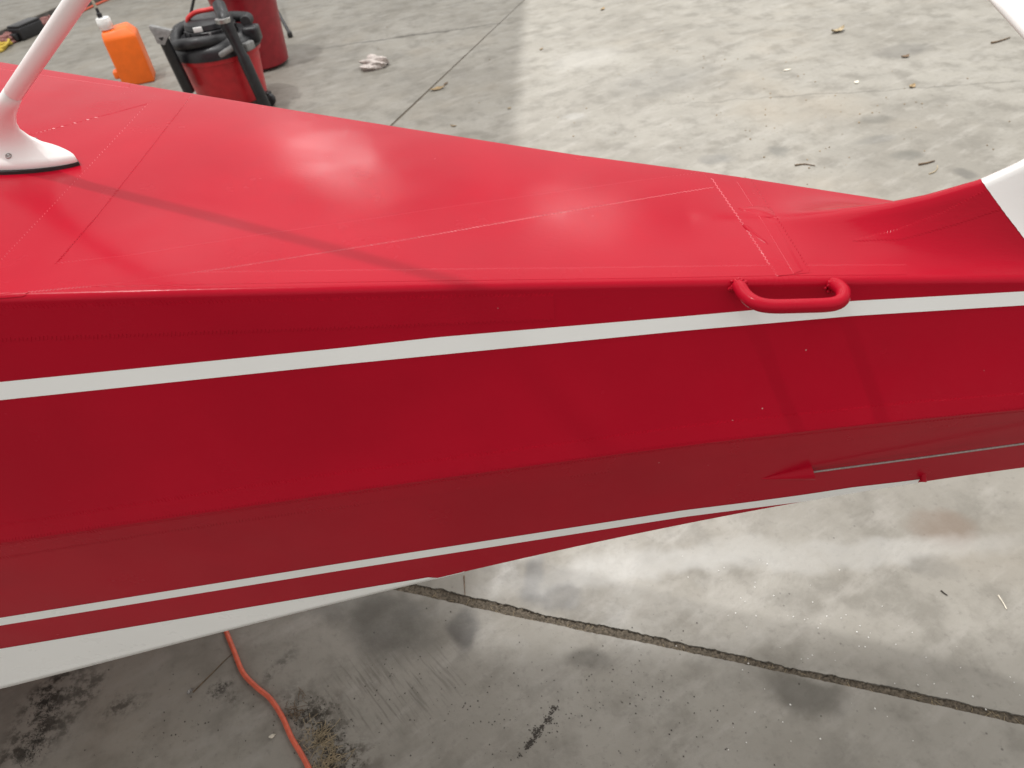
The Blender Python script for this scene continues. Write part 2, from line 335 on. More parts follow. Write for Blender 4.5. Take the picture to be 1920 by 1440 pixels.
# raised concrete kerb at the far left edge
kd = (fl(200, 2)-fl(0, 90))[:2]; kd /= np.linalg.norm(kd); kn = np.array([-kd[1], kd[0]]); k0 = fl(0, 86)[:2]
V = []
for s in (-4, 14):
    for d, z in ((0, -.02), (0, .10), (.012, .115), (5, .115), (5, -.02)):
        p = k0 + kd*s + kn*d; V.append((p[0], p[1], z))
kerb = mesh('raised_kerb', V, [(i, i+1, 5+i+1, 5+i) for i in range(4)] + [(0, 1, 2, 3, 4), (9, 8, 7, 6, 5)], M_CONC, smooth=False); kerb['kind'] = 'structure'
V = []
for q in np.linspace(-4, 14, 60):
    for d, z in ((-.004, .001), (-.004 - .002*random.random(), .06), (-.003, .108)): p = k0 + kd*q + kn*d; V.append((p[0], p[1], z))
mesh('kerb_face', V, grid(60, 3), plain('dark_kerb_grey', (.085, .08, .072), .8, .3, 12, .3), kerb)  # riser face is a separate, darker grey than the kerb top

# ------------------------------------------------------------------ airplane
plane = empty('airplane', ORG, -PSI)
tag(plane, 'red airplane rear fuselage with white stripes, tail handle and white fin', 'airplane')
def edge_z(x): return 1.22 - .1*x
def lin_ext(xs, ys, deg):
    xs, ys = np.array(xs), np.array(ys); p = np.polyfit(xs, ys, deg); dp = np.polyder(p); lo, hi = xs.min(), xs.max()
    def f(x):
        x = np.asarray(x, float); c = np.clip(x, lo, hi); return np.polyval(p, c) + np.polyval(dp, c)*(x-c)
    return f
L1 = np.array([on_plane(px, py, (.1, 0, 1), 1.22-.006) for px, py in ((0, 566), (300, 557), (500, 552), (640, 549), (1000, 544), (1280, 538), (1450, 534), (1640, 532), (1920, 531))])
hw_f = lin_ext(L1[:, 0], -L1[:, 1], 3)
def HW(x):
    h = hw_f(x); return np.maximum(np.minimum(h, .46), .030)
L2 = np.array([on_plane(px, py, (-.19, 1, 0), -.148) for px, py in ((0, 1018), (400, 960), (640, 924), (960, 878), (1280, 834), (1600, 802), (1920, 767))])
L3 = np.array([on_plane(px, py, (-.182, 1, 0), -.110) for px, py in ((0, 1291), (300, 1214), (640, 1128), (890, 1067), (1280, 983), (1400, 959), (1540, 936), (1620, 922), (1700, 908), (1760, 897), (1920, 877))])
z2_f = lin_ext(L2[:, 0], L2[:, 2], 3); z3_f = lin_ext(L3[:, 0], L3[:, 2], 3)
def H2(x): return np.maximum(.148 - .19*x, HW(x)+.004)*np.ones_like(x)
def H3(x): return np.maximum(.110 - .182*x, .028)
CR = [on_plane(px, py, (0, 1, 0), 0) for px, py in ((1440, 410), (1560, 398), (1660, 383), (1740, 366), (1840, 337), (1920, 301))]
crx = [-.16] + [p[0] for p in CR] + [.22, .30, .42, .56, .68, .76, 1.2]; crz = [edge_z(-.16)+.010] + [p[2] for p in CR] + [1.365, 1.46, 1.63, 1.80, 1.90, 1.93, 1.93]
def crest(x): return np.interp(x, crx, crz)
NV_D, NV_A, NV_U, NV_L, NV_B = 22, 6, 12, 10, 6
RE = .009
def section(x):
    """near half section, from the middle of the deck round the edge and down to the middle of the belly"""
    hw, h2, h3 = float(HW(x)), float(H2(x)), float(H3(x)); ze = edge_z(x); z2 = min(float(z2_f(x)), ze-.05); z3 = min(float(z3_f(x)), z2-.04)
    crown = .005 + .008*np.clip((-x-.1)/.8, 0, 1); fh = max(float(crest(x)) - ze - crown, 0); p = 2.1 + 10*fh; P = []
    v0_ = .007/hw
    for v in np.linspace(0, 1, NV_D)**.8:
        vv = max(v - v0_, 0)/(1-v0_); f = fh*(1-vv)**p
        if v < v0_: f -= .004*(v/v0_)**2*min(1, fh*12)
        elif fh > 0: f -= .004*min(1, fh*12)*(1-vv)**p
        P.append((-(hw-RE)*v, ze + crown*(1-v*v) + f))
    for a in np.linspace(0, math.pi/2, NV_A+1)[1:]: P.append((-(hw-RE) - RE*math.sin(a), ze - RE + RE*math.cos(a)))
    for s in np.linspace(0, 1, NV_U+1)[1:]: P.append((-(hw + (h2-hw)*s) + .004*math.sin(math.pi*s), ze-RE + (z2-ze+RE)*s))
    for s in np.linspace(0, 1, NV_L+1)[1:]: P.append((-(h2 + (h3-h2)*s) + .003*math.sin(math.pi*s), z2 + (z3-z2)*s))
    for s in np.linspace(0, 1, NV_B+1)[1:]: P.append((-h3*(1-s), z3 - .006*min(1, s*4) - .006*s))
    return np.array(P)
xs = np.concatenate([np.linspace(-3.6, -1.4, 24)[:-1], np.linspace(-1.4, .32, 260)[:-1], np.linspace(.32, 1.15, 40)])
SEC = np.array([section(x) for x in xs]); nh = SEC.shape[1]
V = []; nv = 2*nh-2
for i, x in enumerate(xs):
    near = [(x, y, z) for y, z in SEC[i]]; kf = 1 + np.interp(x, [-1.2, -.35, -.13, .1, .3], [.085, .085, .16, .15, .0]); far = [(x, -y*kf, z) for y, z in SEC[i][1:-1][::-1]]; V += near + far
F = grid(len(xs), nv, True) + [tuple(range(nv))[::-1], tuple(range((len(xs)-1)*nv, len(xs)*nv))]
skin = mesh('fuselage_skin', V, F, M_RED, plane); skin.data.flip_normals() if False else None
bm = bmesh.new(); bm.from_mesh(skin.data); bmesh.ops.recalc_face_normals(bm, faces=bm.faces)
bm.verts.ensure_lookup_table(); jc = NV_D-1+NV_A+NV_U; jl = jc+NV_L
for e in bm.edges:
    a, b = sorted((e.verts[0].index, e.verts[1].index))
    if b-a == nv and (a % nv) in (jc, jl, nv-jc, nv-jl): e.smooth = False
bm.to_mesh(skin.data); bm.free()
BVH = BVHTree.FromPolygons([Vector(v) for v in V], F)
def hit(px, py):
    o, d = lray(px, py); loc, nor, idx, dist = BVH.ray_cast(Vector(o), Vector(d))
    if loc is None: return None, None
    n = np.array(nor)
    if n@d > 0: n = -n
    return np.array(loc), n
def S(x, u):
    """point and outward normal on the near half surface; u counts section points"""
    def pt(x, u):
        i = np.clip(np.searchsorted(xs, x)-1, 0, len(xs)-2); f = (x-xs[i])/(xs[i+1]-xs[i]); u = np.clip(u, 0, nh-1.0001); k = int(u); g = u-k
        q = SEC[i, k]*(1-f)*(1-g) + SEC[i+1, k]*f*(1-g) + SEC[i, k+1]*(1-f)*g + SEC[i+1, k+1]*f*g; return np.array([x, q[0], q[1]])
    p = pt(x, u); n = np.cross(pt(x+.01, u)-pt(x-.01, u), pt(x, min(u+.35, nh-1.001))-pt(x, max(u-.35, 0))); n /= np.linalg.norm(n)
    if n@np.array([0, p[1], p[2]-.95 - (.2 if u < NV_D else 0)]) < 0: n = -n
    return p, n
UFINE = np.linspace(0, nh-1.001, 900)
def curve_u(x, pix, lo=0, hi=None):
    """section coordinate at which the section at x crosses an image-traced line of the paint scheme"""
    hi = nh-1.001 if hi is None else hi; uu = UFINE[(UFINE >= lo) & (UFINE <= hi)]
    i = np.clip(np.searchsorted(xs, x)-1, 0, len(xs)-2); g = (x-xs[i])/(xs[i+1]-xs[i]); sec = SEC[i]*(1-g) + SEC[i+1]*g; ii = np.arange(nh)
    P = np.c_[np.full(len(uu), x), np.interp(uu, ii, sec[:, 0]), np.interp(uu, ii, sec[:, 1])]; px, py = projl(P); f = py - np.interp(px, [q[0] for q in pix], [q[1] for q in pix])
    k = np.where((f[:-1] < 0) & (f[1:] >= 0))[0]
    if len(k) == 0: return None
    k = k[0]; t = f[k]/(f[k]-f[k+1]); return uu[k] + t*(uu[k+1]-uu[k])
def S_pt(x, u):
    i = np.clip(np.searchsorted(xs, x)-1, 0, len(xs)-2); f = (x-xs[i])/(xs[i+1]-xs[i]); u = min(max(u, 0), nh-1.0001); k = int(u); g = u-k
    q = SEC[i, k]*(1-f)*(1-g) + SEC[i+1, k]*f*(1-g) + SEC[i, k+1]*(1-f)*g + SEC[i+1, k+1]*f*g; return np.array([x, q[0], q[1]])
def ext(pix):
    (a, b), (c, d) = pix[:2]; (e, f), (g, h) = pix[-2:]
    return [(a-900, b-900*(d-b)/(c-a))] + list(pix) + [(g+700, h+700*(h-f)/(g-e))]
def strip_su(name, xs_, ulo, uhi, off, mat, nac=8, skirt=True, parent=None):
    V = []
    for x, a, b in zip(xs_, ulo, uhi):
        row = []
        for s in np.linspace(0, 1, nac):
            p, n = S(x, a + (b-a)*s); row.append(p + n*off)
        V += row
    return mesh(name, V, grid(len(xs_), nac), mat, parent or plane)
U_SIDE0 = NV_D-1+NV_A*.5; U_L3 = jl
XV = np.linspace(-1.55, .42, 150)
def u_of(pix, xsv, lo=U_SIDE0, hi=U_L3+.0, miss=None):
    pix = ext(pix); out = []
    for x in xsv:
        u = curve_u(x, pix, lo, hi); out.append(miss if u is None else u)
    return out
# upper white stripe
up = u_of([(0, 716), (640, 652), (820, 632), (1280, 593), (1600, 564), (1920, 546)], XV); lo = u_of([(0, 750), (640, 683), (1280, 620), (1600, 592), (1920, 572)], XV)
ok = [i for i in range(len(XV)) if up[i] is not None and lo[i] is not None]
st = strip_su('white_stripe', XV[ok], [up[i] for i in ok], [lo[i] for i in ok], .0005, M_WHITE, 6); st['label'] = 'broad white stripe under the handle'
# lower white pinstripe running off the bottom edge
up = u_of([(0, 1158), (640, 1055.5), (1280, 956.5), (1400, 941.5), (1500, 928), (1600, 913), (1700, 901.5), (1760, 893)], XV, miss=None); lo = u_of([(0, 1172.5), (640, 1069), (1280, 969), (1400, 953.5), (1560, 933)], XV, miss=U_L3)
x_end = on_plane(1738, 899, (-.182, 1, 0), -.110)[0]; ok = [i for i in range(len(XV)) if up[i] is not None and up[i] < U_L3-.02 and XV[i] < x_end]
st = strip_su('white_stripe', XV[ok], [up[i] for i in ok], [max(min(lo[i], U_L3-.02), up[i]) for i in ok], .0005, M_WHITE, 6); st['label'] = 'narrow white pinstripe near the bottom edge'
# white belly
up = u_of([(0, 1216), (640, 1109), (893, 1067)], XV, miss=U_L3+.12)
def belly():
    V = []; w = 0
    for x, u in zip(XV, up):
        us_ = list(np.linspace(min(u, U_L3-.001), U_L3-.25, 8) if u < U_L3-.3 else np.linspace(U_L3-.05, U_L3-.02, 8)) + [None] + list(np.linspace(U_L3+(.2 if u < U_L3 else 2.2), nh-1.01, 8)); hide = u >= U_L3
        for q in us_:
            if q is None:
                n = S(x, U_L3-.4)[1] + S(x, U_L3+.5)[1]; n /= np.linalg.norm(n); p = S_pt(x, U_L3); off = .0009
            else: p, n = S(x, q); off = .0006
            V.append(p + n*(off if not (hide and (q is None or q < U_L3)) else -.0012))
        w = len(us_)
    return mesh('white_belly', V, grid(len(XV), w), M_WHITE, plane)
st = belly(); st['label'] = 'white painted belly edge tapering off'
# white fin covering with its curved paint line
bl = [(1838, 337), (1856, 360), (1876, 388), (1896, 414), (1920, 446), (1950, 480), (1985, 512)]
bpts = []
for (a, b), (c, d) in zip(bl[:-1], bl[1:]):
    for t in np.linspace(0, 1, 6, endpoint=False):
        p, n = hit(a+(c-a)*t, b+(d-b)*t)
        if p is not None: bpts.append(p)
def u_deck(p):
    i = np.clip(np.searchsorted(xs, p[0]), 0, len(xs)-1); return float(np.interp(-p[1], -SEC[i][:NV_D, 0], np.arange(NV_D)))
bu = np.array(sorted([(u_deck(p), p[0]) for p in bpts if p[1] < 0]))
UU = np.linspace(0, NV_D-1.5, 60); xb = np.interp(UU, bu[:, 0], bu[:, 1]); xb = np.where(UU > bu[-1, 0], bu[-1, 1] + (UU-bu[-1, 0])*.02, xb)
V = []; NS = 60
for u, x0 in zip(UU, xb):
    for s in np.linspace(0, 1, NS)**1.3:
        p, n = S(x0 + (1.14-x0)*s, u); V.append(p + n*.0006)
nrow = len(V); V2 = [(p[0], -p[1]-1e-4, p[2]) for p in V]
fin = mesh('fin', V + V2, grid(len(UU), NS) + [tuple(i+nrow for i in f[::-1]) for f in grid(len(UU), NS)], M_WHITE, plane); fin['label'] = 'white fin rising behind the red tail deck'

# pinked fabric tapes on the skin
def resample(pix, n):
    pix = np.array(pix, float); d = np.r_[0, np.cumsum(np.linalg.norm(np.diff(pix, axis=0), axis=1))]; s = np.linspace(0, d[-1], n); return np.c_[np.interp(s, d, pix[:, 0]), np.interp(s, d, pix[:, 1])]
def tape(pa, pb, h=.0006, n=None, pink=.0011, nac=5, name='fabric_tape', worn=(0, 0), pink2=None):
    la = np.sum(np.linalg.norm(np.diff(np.array(pa, float), axis=0), axis=1)); n = n or int(la/3.4); A, B = resample(pa, n), resample(pb, n); rows = []
    for i in range(n):
        row = []; bad = False
        for s in np.linspace(0, 1, nac):
            q = A[i]*(1-s) + B[i]*s; p, nn = hit(*q)
            if p is None: bad = True; break
            row.append((p, nn))
        if bad: rows.append(None); continue
        ac = row[-1][0]-row[0][0]; ac /= np.linalg.norm(ac)+1e-9; z = (pink if i % 2 else -pink)*(.6+.8*random.random())
        top = [p + nn*h*.75*(1.0 if 0 < k < nac-1 else .85) for k, (p, nn) in enumerate(row)]; top[0] = top[0] + ac*z; top[-1] = top[-1] + ac*(z if pink2 is None else 0)
        sk0 = row[0][0] + ac*(z-.0014) - row[0][1]*.0002; sk1 = row[-1][0] + ac*((z if pink2 is None else 0)+.0014) - row[-1][1]*.0002
        rows.append([sk0] + top + [sk1])
    V = []; F = []; w = nac+2; prev = None
    for r in rows:
        if r is None: prev = None; continue
        k = len(V); V += r
        if prev is not None: F += [(prev+j, prev+j+1, k+j+1, k+j) for j in range(w-1)]
        prev = k
    if len(F) < 3: return
    o = mesh(name, V, F, M_TAPE, skin, smooth=False); o.data.materials.append(M_EDGE); m = np.arange(len(F)) % (w-1); r = np.convolve(rng.uniform(0, 1, len(F)//(w-1)+1), np.ones(9)/9, 'same')
    for k, p in enumerate(o.data.polygons):
        q = .5 + (r[k//(w-1)]-.5)*2.2 + random.uniform(-.25, .25)
        if (m[k] == 0 and worn[0] > .5) or (m[k] == w-2 and worn[1] > .5): p.material_index = 1
    return o
tape([(-70, 564), (0, 491), (86, 400), (180, 299), (297, 174)], [(45, 556), (112, 486), (182, 405), (275, 287), (364, 172)], .0009, worn=(1.0, .34))
tape([(-60, 249), (50, 222), (160, 193), (296, 160)], [(-60, 284), (60, 252), (200, 215), (361, 172)], .0007, worn=(.9, .3))
tape([(0, 512), (110, 494), (250, 478), (490, 440), (700, 410), (860, 386), (1140, 347), (1325, 322)], [(0, 552), (200, 534), (440, 500), (773, 447), (1000, 407), (1280, 360), (1345, 350)], .0008, worn=(.9, .72))
tape([(0, 516), (250, 513), (500, 509), (850, 505), (1150, 502), (1280, 500), (1440, 498), (1700, 497)], [(0, 540), (250, 536), (500, 531), (850, 526), (1150, 522), (1280, 520), (1440, 517), (1700, 515)], .0006, worn=(.8, 0), pink2=0)
tape([(0, 129), (80, 141), (340, 179), (640, 232), (1000, 287), (1280, 327), (1430, 346)], [(0, 120), (80, 131), (340, 171), (640, 219), (1000, 274), (1280, 311), (1430, 332)], .0005, worn=(.62, 0))
tape([(1335, 335), (1390, 415), (1458, 518)], [(1405, 335), (1458, 412), (1520, 512)], .0010, worn=(.8, .4))
tape([(1382, 342), (1432, 420), (1488, 514)], [(1403, 340), (1450, 412), (1505, 508)], .0015, pink=.0004, worn=(.75, .2))
tape([(1600, 452), (1690, 449), (1780, 424), (1890, 388)], [(1602, 450), (1680, 432), (1770, 398), (1850, 356)], .0004, worn=(.15, 0))
# side tapes, laid along the edge and along the stringer
def tape_su(pa, pb, x0, x1, h, lo=U_SIDE0):
    n = int((x1-x0)/.0022); X = np.linspace(x0, x1, n); Xc = np.linspace(x0, x1, 40); a = np.interp(X, Xc, u_of(pa, Xc, lo, U_L3)); b = np.interp(X, Xc, u_of(pb, Xc, lo, U_L3)); V = []
    for i, x in enumerate(X):
        z = .10*(1 if i % 2 else -1)*(.6+.8*random.random())
        for s, hh, dz in ((0, -.0003, z-.03), (0, h, z), (.35, h, 0), (.65, h, 0), (1, h, z), (1, -.0003, z+.03)):
            p, nn = S(x, a[i] + (b[i]-a[i])*s + dz); V.append(p + nn*hh)
    o = mesh('fabric_tape', V, grid(n, 6), M_TAPE, skin); sharp(o, 30)
tape_su([(0, 575), (640, 560), (1280, 548), (1920, 541)], [(0, 637), (640, 615), (1280, 590), (1920, 570)], -1.3, -.35, .0004)
tape_su([(0, 985), (640, 886), (990, 840), (1280, 800), (1700, 755), (1920, 738)], [(0, 1015), (640, 921), (1280, 831), (1920, 764)], -1.4, .3, .0004)
tape_su([(0, 1021), (640, 928), (1280, 838), (1920, 771)], [(0, 1046), (100, 1030), (300, 998), (640, 950), (1280, 866), (1660, 815), (1920, 788)], -1.4, .3, .0004)
# a patch puckered where the tapes cross
def pucker(pix, ridge, h):
    pts = [hit(*q) for q in pix]; r = [hit(*q) for q in ridge]; V = [p - n*.0003 for p, n in pts] + [p + n*h for p, n in r]
    bm = bmesh.new(); vs_ = [bm.verts.new(Vector(v)) for v in V]; bmesh.ops.convex_hull(bm, input=vs_); bmesh.ops.subdivide_edges(bm, edges=bm.edges[:], cuts=2, use_grid_fill=True, smooth=.2)
    bobj('fabric_pucker', bm, M_TAPE, skin)
pucker([(1380, 392), (1400, 387), (1440, 385), (1458, 412), (1420, 409)], [(1405, 394), (1442, 400)], .0022)
pucker([(1390, 420), (1412, 432), (1442, 462), (1434, 458), (1408, 440)], [(1420, 442), (1436, 455)], .0018)

# whip antenna on the deck's middle line
b0 = on_plane(-12, 299, (.1, 0, 1), 1.232); tip_p, _ = None, None
my = .455
def mast_pt(px, py): return on_plane(px, py, (0, 1, my), b0[1] + my*b0[2])
m1 = mast_pt(24, 176); m2 = mast_pt(144, 0); md = (m2-m1)/np.linalg.norm(m2-m1)
ant = empty('antenna', tuple(b0)); ant.parent = plane; ant['label'] = 'slanted white whip antenna on a flared foot'
def ring_pts(c, ux, uy, rx, ry, k, n=36):
    out = []
    for i in range(n):
        a = 2*math.pi*i/n; ca, sa = math.cos(a), math.sin(a); out.append(c + ux*rx*ca + uy*ry*math.copysign(abs(sa)**(1+k), sa))
    return out
ez = np.array([.0995, 0, .995]); ex = np.array([.995, 0, -.0995]); ey = np.array([0, 1.0, 0]); Z0 = np.zeros(3)
tx = ex - md*(ex@md); tx /= np.linalg.norm(tx); ty = np.cross(md, tx)
c0 = Z0
neck = (m1-b0)
sy = np.sign(ty[1])
prof = [(ez*.0045, ex, ey, .124, .040, .55), (ez*.006, ex, ey, .126, .041, .55), (ez*.013, ex, ey, .125, .0405, .55), (ez*.0165, ex, ey, .119, .037, .5),
        (ez*.020 + neck*.04, ex, ey, .092, .027, .4), (ez*.022 + neck*.14, ex, ey, .062, .020, .3), (ez*.019 + neck*.28, ex, ey, .040, .0155, .2), (ez*.014+neck*.45, ex*.9+tx*.1, ey, .0265, .0125, .1), (ez*.008+neck*.65, ex*.6+tx*.4, ey*.7+ty*.3*sy, .0165, .0100, .0), (ez*.003+neck*.84, tx, ty*sy, .0112, .0088, 0), (neck, tx, ty*sy, .0100, .0083, 0)]
V = []
for pr in prof: V += ring_pts(*pr)
foot = mesh('antenna_foot', V, grid(len(prof), 36, True) + [tuple(range(36))[::-1], tuple(range((len(prof)-1)*36, len(prof)*36))], M_WHITE, ant)
V = []; tp = []
for s, r in ((0.0012, .95), (.0026, 1.0), (.10, .985), (.2, .97), (.35, .92), (.62, .75), (.78, .6), (.783, .4)): tp.append((neck + md*s, tx, ty*sy, .0100*r, .0083*r, 0))
for pr in tp: V += ring_pts(*pr)
mast = mesh('antenna_mast', V, grid(len(tp), 36, True) + [tuple(range(36))[::-1], tuple(range((len(tp)-1)*36, len(tp)*36))], M_WHITE, ant)
V = ring_pts(ez*-.003, ex, ey, .127, .045, .55) + ring_pts(ez*.0050, ex, ey, .127, .045, .55)
gk = mesh('gasket', V, grid(2, 36, True) + [tuple(range(36))[::-1], tuple(range(36, 72))], M_RUB, ant, smooth=False)
for sx, sy in ((.052, -.0262), (.052, .0262), (-.052, -.0262), (-.052, .0262)):
    bm = bmesh.new(); lathe_bm(bm, [(.0042, 0), (.0042, .0012), (.0034, .0022), (.0020, .0023), (.0016, .0012)], 16); s = bobj('screw', bm, M_STEEL, ant)
    s.location = Vector(ex*sx + ey*sy + ez*.0205); s.rotation_euler = Vector(ez + ey*(.55 if sy > 0 else -.55)).to_track_quat('Z', 'Y').to_euler()

# lifting handle welded to the upper edge
def on_off(px, py, d): return on_plane(px, py, (-.175, 1, 0), -.101-d)
hp = [on_off(1384, 531, -.006), on_off(1388, 540, .004), on_off(1398, 555, .017), on_off(1417, 568, .030), on_off(1445, 574, .036), on_off(1500, 573.5, .038), on_off(1556, 571, .036), on_off(1577, 563, .030), on_off(1581, 549, .018), on_off(1573, 538, .006), on_off(1563, 532, -.006)]
tube('tail_handle', catmull(hp, 7), .0078, M_RED, plane, 18)
for p in (hp[0], hp[-1]):
    wc = bmesh.new()
    for k in range(30):
        a = random.uniform(0, 6.28); r = random.uniform(.005, .0105); q = p + np.array([math.cos(a)*r, -.0035+random.uniform(-.003, .002), math.sin(a)*r*.8-.001]); bmesh.ops.create_icosphere(wc, subdivisions=1, radius=random.uniform(.0009, .0034), matrix=Matrix.Translation(Vector(q)))
    w = bobj('weld_bead', wc, M_RED, plane); w['kind'] = 'stuff'

# cable fairing, rudder cable and the small stub pipe below
tipP, tn = hit(1424, 899); m_hi, nhi = hit(1521, 868); m_lo, nlo = hit(1525, 900)
mc = (m_hi*.6+m_lo*.4); rad = .0128; axd = mc-tipP; nn = nhi; updir = (m_hi-m_lo)/np.linalg.norm(m_hi-m_lo)
V = []; nr_, na = 18, 17
for i, s in enumerate(np.linspace(0, 1, nr_)):
    for a in np.linspace(-math.pi/2, math.pi/2, na):
        r = rad*s**.9; V.append(tipP + axd*s + updir*r*math.sin(a) + nn*(r*1.1*math.cos(a) - .0004))
for a in np.linspace(-math.pi/2, math.pi/2, na): V.append(mc - axd*.004 + updir*rad*.82*math.sin(a) + nn*(rad*.8*math.cos(a)-.0004))
for a in np.linspace(-math.pi/2, math.pi/2, na): V.append(mc - axd*.25 + updir*rad*.6*math.sin(a) + nn*(rad*.6*math.cos(a)-.0004))
sharp(mesh('cable_fairing', V, grid(nr_+2, na), M_RED, plane), 50)
c1, n1 = hit(1526, 877); c2, n2 = hit(1720, 846); c3, n3 = hit(1918, 813)
cp = [mc - axd*.2 + nn*.004, c1 + n1*.006, c2 + n2*.010, c3 + n3*.014]; cp.append(cp[-1] + (cp[-1]-cp[-2])*1.6)
tube('rudder_cable', cp, .0015, M_CABLE, plane, 8)
sp, sn = hit(1731, 893); sd = np.array([0, -.75, -.66])
bm = bmesh.new(); tube_bm(bm, [sp - sd*.006, sp + sd*.008], .0042, 16, False); tube_bm(bm, [sp + sd*.0081, sp + sd*.0, sp-sd*.002], [.0030, .0030, .0005], 16, False)
sharp(bobj('stub_pipe', bm, M_RED, plane), 40)

# far tailplane half
def stab(sign):
    a = on_plane(1865, -2, (0, 0, 1), 1.186); b = on_plane(1920, 57, (0, 0, 1), 1.186); dy = (b-a)/(b[1]-a[1]); ys = np.linspace(.03, 1.35, 40); V = []
    prof = [(0, 0), (.004, .010), (.012, .016), (.025, .0195), (.06, .021), (.2, .021), (.34, .019), (.34, -.019), (.2, -.021), (.06, -.021), (.025, -.0195), (.012, -.016), (.004, -.010)]
    for y in ys:
        le = a + dy*(y-a[1]); cut = max(0, (y-1.05)/.3)
        for dx, dz in prof: V.append((le[0] + dx + .16*cut**3, sign*y, 1.20 - .02 + dz*(1-.4*cut**2)))
    n = len(prof); return mesh('tailplane', V, grid(len(ys), n, True) + [tuple(range(n))[::-1], tuple(range((len(ys)-1)*n, len(ys)*n))], M_WHITE, plane)
tp_ = stab(1); tp_['label'] = 'white tailplane leading edge beyond the fin'
V = []; a = on_plane(1865, -2, (0, 0, 1), 1.186); b = on_plane(1920, 57, (0, 0, 1), 1.186); dy = (b-a)/(b[1]-a[1])
for y in np.linspace(.1, 1.1, 200):
    le = a + dy*(y-a[1]); z = random.uniform(-.0008, .0008)
    V += [(le[0]+.018+z, y, 1.180+.0178), (le[0]+.019+z, y, 1.180+.0190), (le[0]+.06, y, 1.180+.0219)]
mesh('edge_tape', V, grid(200, 3), M_WHITE, tp_)

# cabin and wheels of the same airplane, forward of the picture
cab = []
for x, hw, zt in ((-1.78, .40, 1.40), (-2.0, .41, 1.62), (-2.3, .42, 1.88), (-2.6, .43, 2.06), (-3.3, .43, 2.06), (-3.6, .43, 1.7)):
    for y, z in ((-hw, 1.30), (-hw, zt-.1), (-hw+.1, zt), (hw-.1, zt), (hw, zt-.1), (hw, 1.30)): cab.append((x, y, z))
mesh('cabin', cab, grid(6, 6) + [(0, 1, 2, 3, 4, 5), tuple(range(35, 29, -1))], M_RED, plane, smooth=False)
for y in (-.95, .95):
    tube('gear_leg', [(-2.7, math.copysign(.3, y), .42), (-2.7, y, .2)], .028, M_RED, plane)
    bm = bmesh.new(); lathe_bm(bm, [(.08, -.07), (.15, -.08), (.19, -.06), (.2, 0), (.19, .06), (.15, .08), (.08, .07)], 32); w = bobj('wheel', bm, M_RUB, plane); w.location = (-2.7, y, .2); w.rotation_euler = (math.pi/2, 0, 0)
tube('gear_leg', [(-3.5, 0, .45), (-3.7, 0, .17)], .025, M_RED, plane)
bm = bmesh.new(); lathe_bm(bm, [(.06, -.05), (.13, -.06), (.16, -.045), (.17, 0), (.16, .045), (.13, .06), (.06, .05)], 32); w = bobj('wheel', bm, M_RUB, plane); w.location = (-3.7, 0, .17); w.rotation_euler = (math.pi/2, 0, 0)

# ------------------------------------------------------------------ shop vacuum with hose, wands and casters
vc = fl(446, 198); VX, VY = float(vc[0]), float(vc[1])
def vp(px, py, dy): q = on_y(px, py, VY+dy); return np.array([q[0]-VX, q[1]-VY, q[2]])      # vacuum frame
vac = empty('shop_vacuum', (VX, VY, 0)); tag(vac, 'red drum shop vacuum with black hose and wands behind the fuselage', 'shop vacuum')
R = .268
drum = lathe('drum', [(R-.07, .075), (R-.055, .06), (R-.045, .07), (R-.03, .2), (R-.012, .345), (R+.004, .35), (R+.006, .375), (R-.006, .38)], M_VRED, vac, 56)
lid = lathe('lid', [(R+.006, .376), (R+.016, .378), (R+.016, .425), (R+.004, .445), (R-.03, .468), (R-.06, .475), (R-.065, .47)], M_BLACK, vac, 56)
head = lathe('motor_head', [(.165, .44), (.168, .47), (.16, .515), (.155, .52), (.158, .528), (.15, .555), (.12, .575), (.06, .58)], M_BLACK, vac, 40)
for k in range(14):
    a = 2*math.pi*k/14; rbox('vent_rib', (.012, .014, .05), (.162*math.cos(a), .162*math.sin(a), .492), M_GREY if k % 7 == 4 else M_BLACK, head, .003, Matrix.Rotation(a, 3, 'Z'))
hA, hB = vp(352, 36, -.05), vp(405, 17, -.05)
tube('carry_handle', catmull([hA + (0, 0, -.035), hA, (hA*.7+hB*.3) + (0, 0, .02), (hA*.3+hB*.7) + (0, 0, .012), hB, hB + (.012, 0, -.05)], 6), .014, M_HRED, vac, 12)
rbox('switch_plate', (.055, .01, .03), vp(371, 56, -.185), M_CAP, vac, .003)
for a, m in ((-.55, M_GREY), (2.6, M_GREY)):
    lt = rbox('latch', (.045, .075, .05), ((R+.02)*math.cos(a), (R+.02)*math.sin(a), .41), m, vac, .008, Matrix.Rotation(a, 3, 'Z'))
# hose lying round the head with ribs
hp_ = [vp(430, 70, -.10), vp(405, 76, -.20), vp(370, 80, -.25), vp(342, 84, -.22), vp(330, 83, -.10), (-.23, .08, .50), (-.10, .22, .50), (.08, .24, .50), (.22, .12, .51), (.24, -.02, .52)]
cl = catmull(hp_, 14); tube('hose', cl, [.031 + (.0035 if i % 2 else 0) for i in range(len(cl))], M_HOSE, vac, 14)
